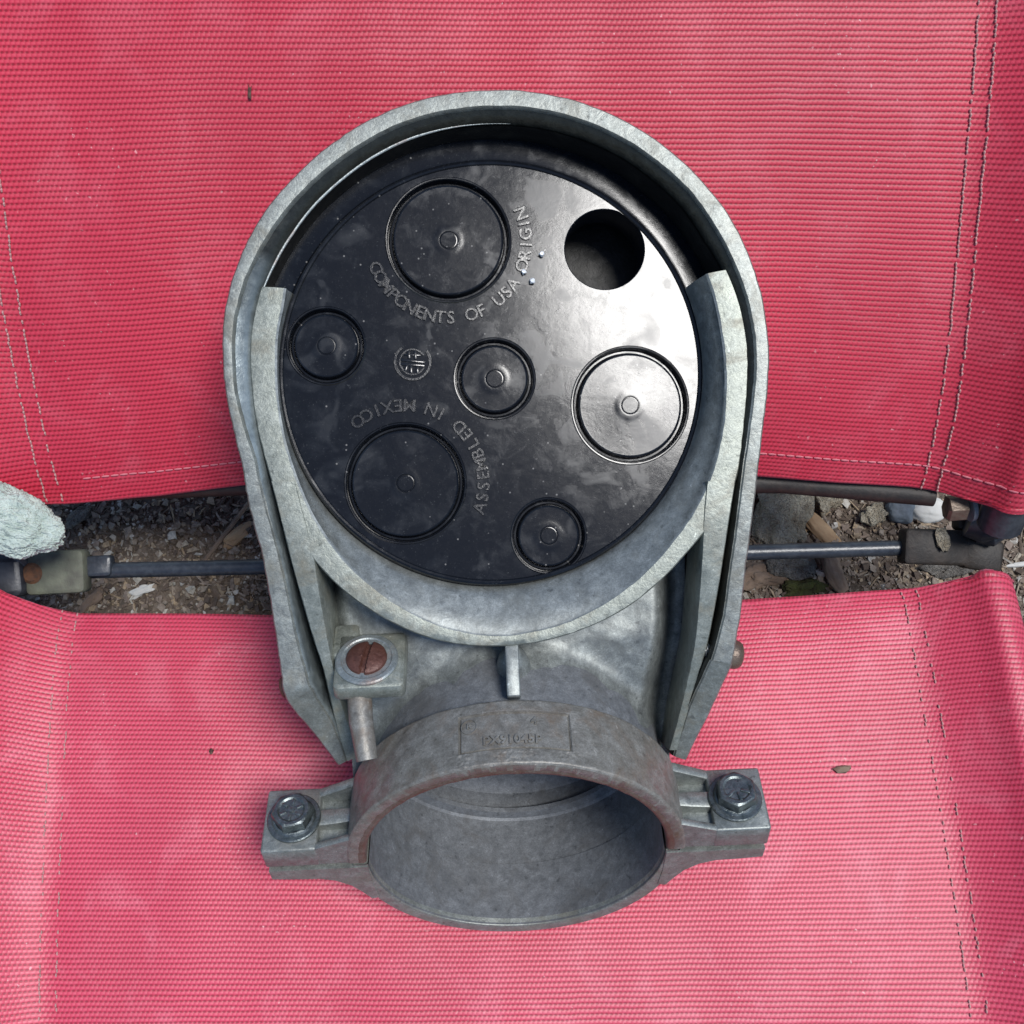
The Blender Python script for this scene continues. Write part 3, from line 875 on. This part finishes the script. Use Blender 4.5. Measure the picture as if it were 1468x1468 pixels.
# pipe hub: full tube with stop ring, lower half of the clamp
mb = MB()
n = 96
prof = [(246, -4), (247, -9), (247, -103), (238, -109), (236, -300)]
rows = []
for k in range(n + 1):
    a = PI + PI * k / n
    prof2 = [(226, -250), (221, -5), (223, -1), (226, 0), (243, 0), (246, -3), (247, -9), (247, -103), (238, -109), (236, -258)]
    rows.append([HR(a, r, d) for r, d in prof2])
mb.grid(rows, flip=True)
hub = mb.obj('pipe_hub', M['cast'], head, sharp=40)
mb = MB()
rows = [[HR(2 * PI * k / n, r, d) for k in range(n)] for r, d in [(222.5, -107), (222.5, -190), (219, -194), (203, -196), (202, -204), (216, -208), (214, -240), (190, -262), (120, -275), (1, -280)]]
mb.grid(rows, cu=True, flip=False)
# back (upper half) of the hub tube behind the clamp band
mb.grid([[HR(PI * k / n, r, d) for k in range(n + 1)] for r, d in [(222.5, -106), (234, -106), (234, -255)]])
mb.obj('bore', M['bore'], head, sharp=40)
mb = MB()
mb.grid([[HR(PI + PI * k / n, r, d) for k in range(n + 1)] for r, d in [(221.2, -1.5), (220.6, -108)]])
mb.obj('bore_lining', M['bore'], head, sharp=0)

# --- clamp band: upper half with recessed name plate
def band_outer():
    rows = []
    angs = [math.radians(q) for q in sorted([1 + 1.0 * k for k in range(0, 67)] + [67 + .25 * k for k in range(1, 170)] + [109.5 + 1.0 * k for k in range(0, 70)])]
    ds = [-k * 104 / 104 for k in range(105)]
    A0, A1 = math.radians(90 - 19.3), math.radians(90 + 16.2)
    for d in ds:
        row = []
        for a in angs:
            r = 252
            edge = min(-d, d + 104)
            if edge < 4: r -= 4 - math.sqrt(max(0, 16 - (4 - edge) ** 2))
            # plate recess with a raised hairline border
            pa = min(a - A0, A1 - a) * 252; pd = min(-24 - d, d + 84)
            m_ = min(pa, pd)
            if m_ > -2.6:  # recessed plate with a sunk outline
                r += -2.0 * sstep(-1, 1.2, m_) - 3.6 * sstep(-1.2, .2, m_) * (1 - sstep(1.2, 2.6, m_))
            low = sstep(-22, -6, d) 
            r += (noise.noise((a * 9, d / 22, 1)) * 1.4 + noise.noise((a * 40, d / 6, 2)) * .35) * (1 - sstep(-6, 0, m_))
            # corroded, flaking strip between the plate and the rim
            if -24 < d < -3 and abs(a - PI / 2) < .5:
                r += (noise.noise((a * 46, d / 5, 5)) + .6 * noise.noise((a * 110, d / 2.5, 8))) * 1.1 * sstep(-.25, .35, noise.noise((a * 9, d / 14, 12))) * sstep(.5, .3, abs(a - PI / 2))
            row.append(HR(a, r, d))
        rows.append(row)
    return rows, angs
rows, angs = band_outer()
inner = [[HR(a, 223, d) for a in angs] for d in (-104, -2)]
lip = [[HR(a, 226, 0.0) for a in angs]]
lip2 = [[HR(a, 243, 0.6) for a in angs]]
mb = MB(); mb.grid([[HR(a, 223.5, d) for a in angs] for d in (-104, -3)] + [[HR(a, r_ + noise.noise((a * 14, r_, 2)) * 1.2, d_) for a in angs] for r_, d_ in ((227, .6), (231, .6), (236, .1))])
mb.obj('band_rim', M['rustlip'], head, sharp=50)
mb = MB(); mb.grid([[HR(a, 232, -3) for a in angs], [HR(a, 235 + noise.noise((a * 20, 1, 2)) * 2, .3) for a in angs], [HR(a, 248, 0.2) for a in angs]] + rows + [[HR(a, 226, -104) for a in angs]], flip=False)
band = mb.obj('clamp_band', M['clampm'], head, sharp=50)
# lettering on the plate
def plate_text(text, size, ang_c, d_c):
    v, f = glyphs(text, size, .8)
    out = []
    for x, y, z in v:
        a = PI / 2 - (x / 250 + ang_c)
        out.append(HR(a, 251.3 + z * 1.6, d_c - y))
    return out, f
mb = MB()
for tx, size, ac, dc in (('PX91045P', 19, .012, -38), ('4', 17, .135, -68), ('R', 11, -.225, -66)):
    v, f = plate_text(tx, size, ac, dc); b = len(mb.v); mb.v.extend(v); mb.f.extend(tuple(b + q for q in ff) for ff in f)
ring = []
for k in range(40):
    a = 2 * PI * k / 40
    ring.append([HR(PI / 2 - (rr * math.cos(a) / 250 - .225), 250.3 + hh * .9, -66 - rr * math.sin(a)) for rr, hh in ((10, 0), (10.3, 1.6), (11.7, 1.6), (12, 0))])
mb.grid(ring, cv=True)
mb.obj('plate_lettering', M['clampm'], band, smooth=False)

# --- flanges
def flange(sx):
    mb = MB()
    mb.box(H(sx * 333, 27, -52), HV(sx * 41, 0, 0), HV(0, 0, 51.5), HV(0, 23.5, 0), 4)
    # neck floor and ribs
    mb.box(H(sx * 266, 19, -52), HV(sx * 34, 0, 0), HV(0, 0, 50), HV(0, 15.5, 0), 3)
    def ribw(d0, d1, h0, h1, w1=1.0):
        """rib from the block (x=294) up to the band (x=228)"""
        pts = []
        xa, xb = 296, 226
        a0, a1 = d0, d1
        m0 = (d0 + d1) / 2; hw = (d1 - d0) / 2
        for x, h, wk in ((xa, h0, 1.0), ((xa + xb) / 2, (h0 + h1) / 2, .8 + .2 * w1), (xb, h1, w1)):
            pts.append([H(sx * x, 6, m0 - hw * wk), H(sx * x, h - 1.5, m0 - hw * wk), H(sx * x, h, m0 - hw * wk + 2), H(sx * x, h, m0 + hw * wk - 2), H(sx * x, h - 1.5, m0 + hw * wk), H(sx * x, 6, m0 + hw * wk)])
        mb.grid(pts, cu=True, cap0=True, cap1=True, flip=(sx < 0))
    ribw(-12, -1.5, 49.5, 78)
    ribw(-66, -40, 50, 58, .75)
    ribw(-103, -88, 49.5, 84)
    o = mb.obj('clamp_flange', M['flangem'], head, sharp=50)
    # lower flange, with curved fillet into the hub
    mb = MB()
    sec = [(371, -5), (370, -29), (340, -32), (300, -34), (276, -42), (254, -60), (240, -82), (228, -104), (216, -100), (221, -60), (223.5, -5)]
    if sx < 0: pass
    r0 = [H(sx * x, e, 1.2) for x, e in sec]; r1 = [H(sx * x, e, -101) for x, e in sec]
    mb.grid([r0, r1], cu=True, cap0=True, cap1=True, flip=(sx > 0))
    mb.obj('hub_flange', M['cast'], head, sharp=40)
for sx in (-1, 1): flange(sx)
# --- clamp bolts
def hexbolt(sx, ph, lobed):
    mb = MB(); c = H(sx * 329, 50.5, -52); ax = HV(0, 1, 0)
    mb.lathe(c, ax, [(40, 0), (40, 3.5), (38.5, 5), (33, 5.4), (31, 8), (28, 9)], 48)
    n = 6
    u = HV(1, 0, 0); w = HV(0, 0, 1)
    def hexr(r, h, rnd=0):
        pts = []
        for k in range(36):
            a = 2 * PI * k / 36
            am = (a + PI / 6) % (PI / 3) - PI / 6
            rr = r * math.cos(PI / 6) / math.cos(am)
            rr = rr * (1 - rnd) + r * .93 * rnd
            pts.append(c + ax * h + (u * math.cos(a + ph) + w * math.sin(a + ph)) * rr)
        return pts
    rows = [hexr(31, 6), hexr(31, 23), hexr(30, 26, .4), hexr(27, 28, .9), hexr(22, 28, 1), hexr(19, 26, 1), hexr(4, 26, 1)]
    mb.grid(rows, cu=True, cap1=True)
    o = mb.obj('clamp_bolt', M['bolt'], head, sharp=32)
    g = MB()
    for k in range(6 if lobed else 3):
        a = ph + k * PI / 3 * (1 if lobed else 1) + .3
        dirv = u * math.cos(a) + w * math.sin(a); pv = u * -math.sin(a) + w * math.cos(a)
        g.box(c + dirv * 13 + ax * 26, dirv * (5 if lobed else 7), pv * 2.2, ax * 1.8, .8)
    if lobed: g.lathe(c, ax, [(5, 25), (4.5, 28), (1, 28.5)], 12)
    g.obj('head_mark', M['bolt'], o)
    return o
hexbolt(-1, .35, True); hexbolt(1, .05, False)

# --- grounding lug with rusty slotted screw
lc = loc(526, 946, 6)
LC = L(lc.x, lc.y, lc.z)
ex, ee, ed = HV(1, 0, 0), HV(0, 1, 0), HV(0, 0, 1)
mb = MB(); mb.box(LC + ex * 4 - ee * 16 - ed * 2, ex * 51, ed * 50, ee * 15, 9)
mb.box(LC + ex * -34 - ee * 18 + ed * -40, ex * 18, ed * 30, ee * 17, 6)
mb.obj('screw_lug', M['body'], head)
mb = MB(); mb.tube([LC - ee * 30 + ed * 20 - ex * 14, LC - ee * 48 + ed * 70 - ex * 10, LC - ee * 78 + ed * 116 - ex * 2], [18, 17, 15], 20)
mb.obj('lug_boss', M['clampm'], head)
mb = MB(); mb.lathe(LC, ee, [(45, -1.5), (45, 2), (43, 4), (37, 4.6), (35, 3.2), (26, 3.2)], 48)
scr_w = mb.obj('screw_washer', M['washer'], head)
# domed slotted head
rows = []
sd = math.radians(100)
for i in range(19):
    r = 29 * math.sin(i / 18 * PI / 2)
    row = []
    for k in range(72):
        a = 2 * PI * k / 72
        x_, d_ = r * math.cos(a), r * math.sin(a)
        h = 5 + 9 * math.sqrt(max(0, 1 - (r / 29.5) ** 2))
        across = abs(x_ * math.sin(sd) - d_ * math.cos(sd)); along = abs(x_ * math.cos(sd) + d_ * math.sin(sd))
        h -= 6.5 * (1 - sstep(3.2, 4.4, across))
        row.append(LC + ex * x_ + ed * d_ + ee * (h + noise.noise((x_ / 5, d_ / 5, 0)) * .5))
    rows.append(row)
rows.append([LC + ex * 29.5 * math.cos(2 * PI * k / 72) + ed * 29.5 * math.sin(2 * PI * k / 72) + ee * 1 for k in range(72)])
mb = MB(); mb.grid(rows, cu=True, cap0=False)
mb.obj('lug_screw', M['rust'], head, sharp=30)

# --- black cover: plate with holes, knockouts, lettering
KO = [(643, 345, 88), (470, 498, 54), (709, 543, 57), (905, 580, 84), (582, 693, 85), (787, 768, 53)]
HOLE = (868, 355, 57.5)
cu = bpy.data.curves.new('plate', 'CURVE'); cu.dimensions = '2D'; cu.fill_mode = 'BOTH'; cu.extrude = 0
def circ(cx, cy, r, n=96):
    sp = cu.splines.new('POLY'); sp.points.add(n - 1); sp.use_cyclic_u = True
    for k in range(n):
        sp.points[k].co = (cx + r * math.cos(2 * PI * k / n), cy + r * math.sin(2 * PI * k / n), 0, 1)
DR = 297
circ(0, 0, DR, 160)
kol = []
for a, b, r in KO:
    q = loc(a, b, 0); kol.append((q.x, q.y, r)); circ(q.x, q.y, r, 96)
q = loc(HOLE[0], HOLE[1], 0); hol = (q.x, q.y, HOLE[2]); circ(q.x, q.y, HOLE[2] + 1.5, 96)
ob = bpy.data.objects.new('plate_source', cu); C.objects.link(ob)
dg = bpy.context.evaluated_depsgraph_get(); dg.update()
me = bpy.data.meshes.new_from_object(ob.evaluated_get(dg))
pv = [tuple(v.co) for v in me.vertices]; pf = [tuple(f.vertices) for f in me.polygons]
flipn = me.polygons[0].normal.z < 0
bpy.data.objects.remove(ob); bpy.data.meshes.remove(me); bpy.data.curves.remove(cu)
mb = MB()
mb.v.extend(L(x, y, 0) for x, y, z in pv); mb.f.extend(f[::-1] if flipn else f for f in pf)
# outer bead, step and flange
mb.lathe(L(0, 0, 0), (0, 0, 1), [(296.9, 0), (298.5, 2.2), (301, 3), (303.5, 2), (305, -1), (306.5, -9), (309, -12), (312, -12.4), (330, -12.6), (345, -12.9), (352, -16), (354, -60)], 160)
# hole collar
mb.lathe(L(hol[0], hol[1], 0), (0, 0, 1), [(hol[2] + 1.6, 0), (hol[2] + .5, -.4), (hol[2], -2), (hol[2] - .5, -70)], 96)
plate = mb.obj('cover_disc', M['plastic'], head, sharp=28)
for i, (x, y, r) in enumerate(kol):
    mb = MB()
    rr = r
    prof = [(0.05, -.2), (10.8, -.2), (11.3, -1.5), (12.4, -1.6), (13.2, -.3), (15.5, -.2), (20, -.55), (24, -.6), (25, -.62), (rr - 13, -.62), (rr - 12, -.6), (rr - 10.2, .3), (rr - 9.2, -.8), (rr - 8.2, -9), (rr - 6.5, -13), (rr - 4, -13), (rr - 2.4, -8), (rr - 1.3, -.2), (rr - .3, 1.2), (rr + 1.2, 1.3), (rr + 2.6, .02)]
    mb.lathe(L(x, y, 0), (0, 0, 1), prof, 96)
    mb.obj('knockout', M['plastic'], plate, sharp=7)
def arc_text(text, cx, cy, r, start_deg, sweep_deg, size):
    """letters run anticlockwise with their tops towards the centre"""
    mb = MB(); n = len(text)
    for i, ch in enumerate(text):
        if ch == ' ': continue
        v, f = glyphs(ch, size, 1.5)
        a = math.radians(start_deg + sweep_deg * i / (n - 1))
        ux = Vector((-math.sin(a), math.cos(a))); uy = Vector((-math.cos(a), -math.sin(a)))
        b = len(mb.v)
        for x, y, z in v:
            q = Vector((math.cos(a), math.sin(a))) * r + ux * x + uy * y
            mb.v.append(L(cx + q.x, cy + q.y, z + .9))
        mb.f.extend(tuple(b + k for k in ff) for ff in f)
    return mb
k0 = kol[0]; k4 = kol[4]
arc_text('COMPONENTS OF USA ORIGIN', k0[0], k0[1], 112, 199, 179, 25).obj('raised_lettering', M['letter'], plate, smooth=False)
arc_text('ASSEMBLED IN MEXICO', k4[0], k4[1], 112, -21, 146, 25).obj('raised_lettering', M['letter'], plate, smooth=False)
# round approval mark
ml = loc(592, 520, 0)
mb = MB()
def arc_ring(r, a0, a1, w=2.0, h=2.0, n=40):
    rows = []
    for k in range(n + 1):
        a = math.radians(a0 + (a1 - a0) * k / n)
        rows.append([L(ml.x + math.cos(a) * q, ml.y + math.sin(a) * q, z) for q, z in ((r - w, -.5), (r - w * .7, h), (r + w * .7, h), (r + w, -.5))])
    mb.grid(rows, cap0=True, cap1=True)
arc_ring(25, 125, 395, 2.4, 2.4); arc_ring(18, 30, 330, 1.6, 1.8)
def bar(x0, y0, x1, y1, w=1.8):
    a = L(ml.x + x0, ml.y + y0, .6); b_ = L(ml.x + x1, ml.y + y1, .6); t = (b_ - a).normalized(); s_ = Vector((-t.y, t.x, 0))
    mb.box((a + b_) / 2, (b_ - a) / 2, s_ * w, Vector((0, 0, 1.6)), .6)
bar(-17, 4, 17, -1); bar(-17, -2, 17, -6); bar(-5, 5, -5, 16); bar(4, 4, 4, 16); bar(-8, -4, -12, -13); bar(6, -7, 6, -17); bar(-3, -5, -3, -16); bar(-12, 11, 12, 9, 1.3)
mb.obj('approval_mark', M['letter'], plate, sharp=40)
# the cover sits a few degrees off the rim
c0 = L(0, 0, 0); yax = HV(1, 0, 0).cross(Vector((0, 0, 1))).normalized()
co_w = W(c0) - ORI[head.name]
TM = Matrix.Translation(co_w) @ Matrix.Rotation(math.radians(3.5), 4, -WD(yax)) @ Matrix.Translation(-co_w)
for q_ in [plate] + list(plate.children): q_.data.transform(TM)
# near-black shell behind the cover; its colour stands for the closed cavity's shade
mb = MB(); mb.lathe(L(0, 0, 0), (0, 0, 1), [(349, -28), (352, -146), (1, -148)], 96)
mb.obj('cavity_shade_shell', M['darkwall'], head)
# near-black sheet added over the hood wall above the disc to paint its shade
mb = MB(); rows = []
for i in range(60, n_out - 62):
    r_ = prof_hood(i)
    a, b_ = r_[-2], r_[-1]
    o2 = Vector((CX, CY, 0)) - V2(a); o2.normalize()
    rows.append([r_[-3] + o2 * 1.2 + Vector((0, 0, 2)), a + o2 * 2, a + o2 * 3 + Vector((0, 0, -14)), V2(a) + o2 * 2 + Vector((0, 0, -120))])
mb.grid(rows); mb.obj('hood_shade_sheet', M['darkwall'], head, sharp=40)

# ------------------------------------------------------------------ crumbs
def crumb(px, py, z, r, ax, mat, label, cat, rz=0, group=None, name='crumb'):
    mb = MB(); c = P(px, py, z)
    lump(mb, c, r, ax, Matrix.Rotation(math.radians(rz), 3, 'Z'), 1, .5)
    tag(mb.obj(name, M[mat], origin=c), label, cat, group)
def z_on(info, px, py):
    best = None
    for t, prof, row, n in info:
        for p in row:
            k = D / (D - p.z); dx = p.x * k + 734 - px; dy = 734 - p.y * k - py
            d = dx * dx + dy * dy
            if best is None or d < best[0]: best = (d, p.z)
    return best[1]
crumb(358, 132, z_on(binfo, 358, 132) + 2, 6, (.5, 2.0, .5), 'crumb', 'tiny black speck on the upper red panel, top left', 'crumb')
crumb(1208, 1103, z_on(sinfo, 1208, 1103) + 4, 9, (1.7, .6, .6), 'woodgrey', 'small brown husk on the seat right of the clamp', 'crumb', 5, name='husk')
crumb(303, 1077, z_on(sinfo, 303, 1077) + 2, 4, (1, 1.2, .6), 'crumb', 'tiny dark round crumb on the seat left of the clamp', 'crumb', -20)
crumb(1352, 772, za + 42, 17, (.7, 1.5, .25), 'stonelight', 'pale dry leaf scrap on the dark bracket at the right end of the rod', 'leaf', 15, name='leaf_scrap')
for x, y, s_, lb_ in ((751, 390, 3.6, 'glassy grit grain nearest the raised lettering on the black disc'), (763, 403, 4.0, 'lowest of the three glassy grit grains on the black disc'), (777, 364, 3.6, 'topmost glassy grit grain on the black disc, nearest the open hole')):
    crumb(x, y, 2.5, s_, (1, .9, .8), 'glint', lb_, 'grit', 20, 'grit grains on the black disc', 'grit_grain')
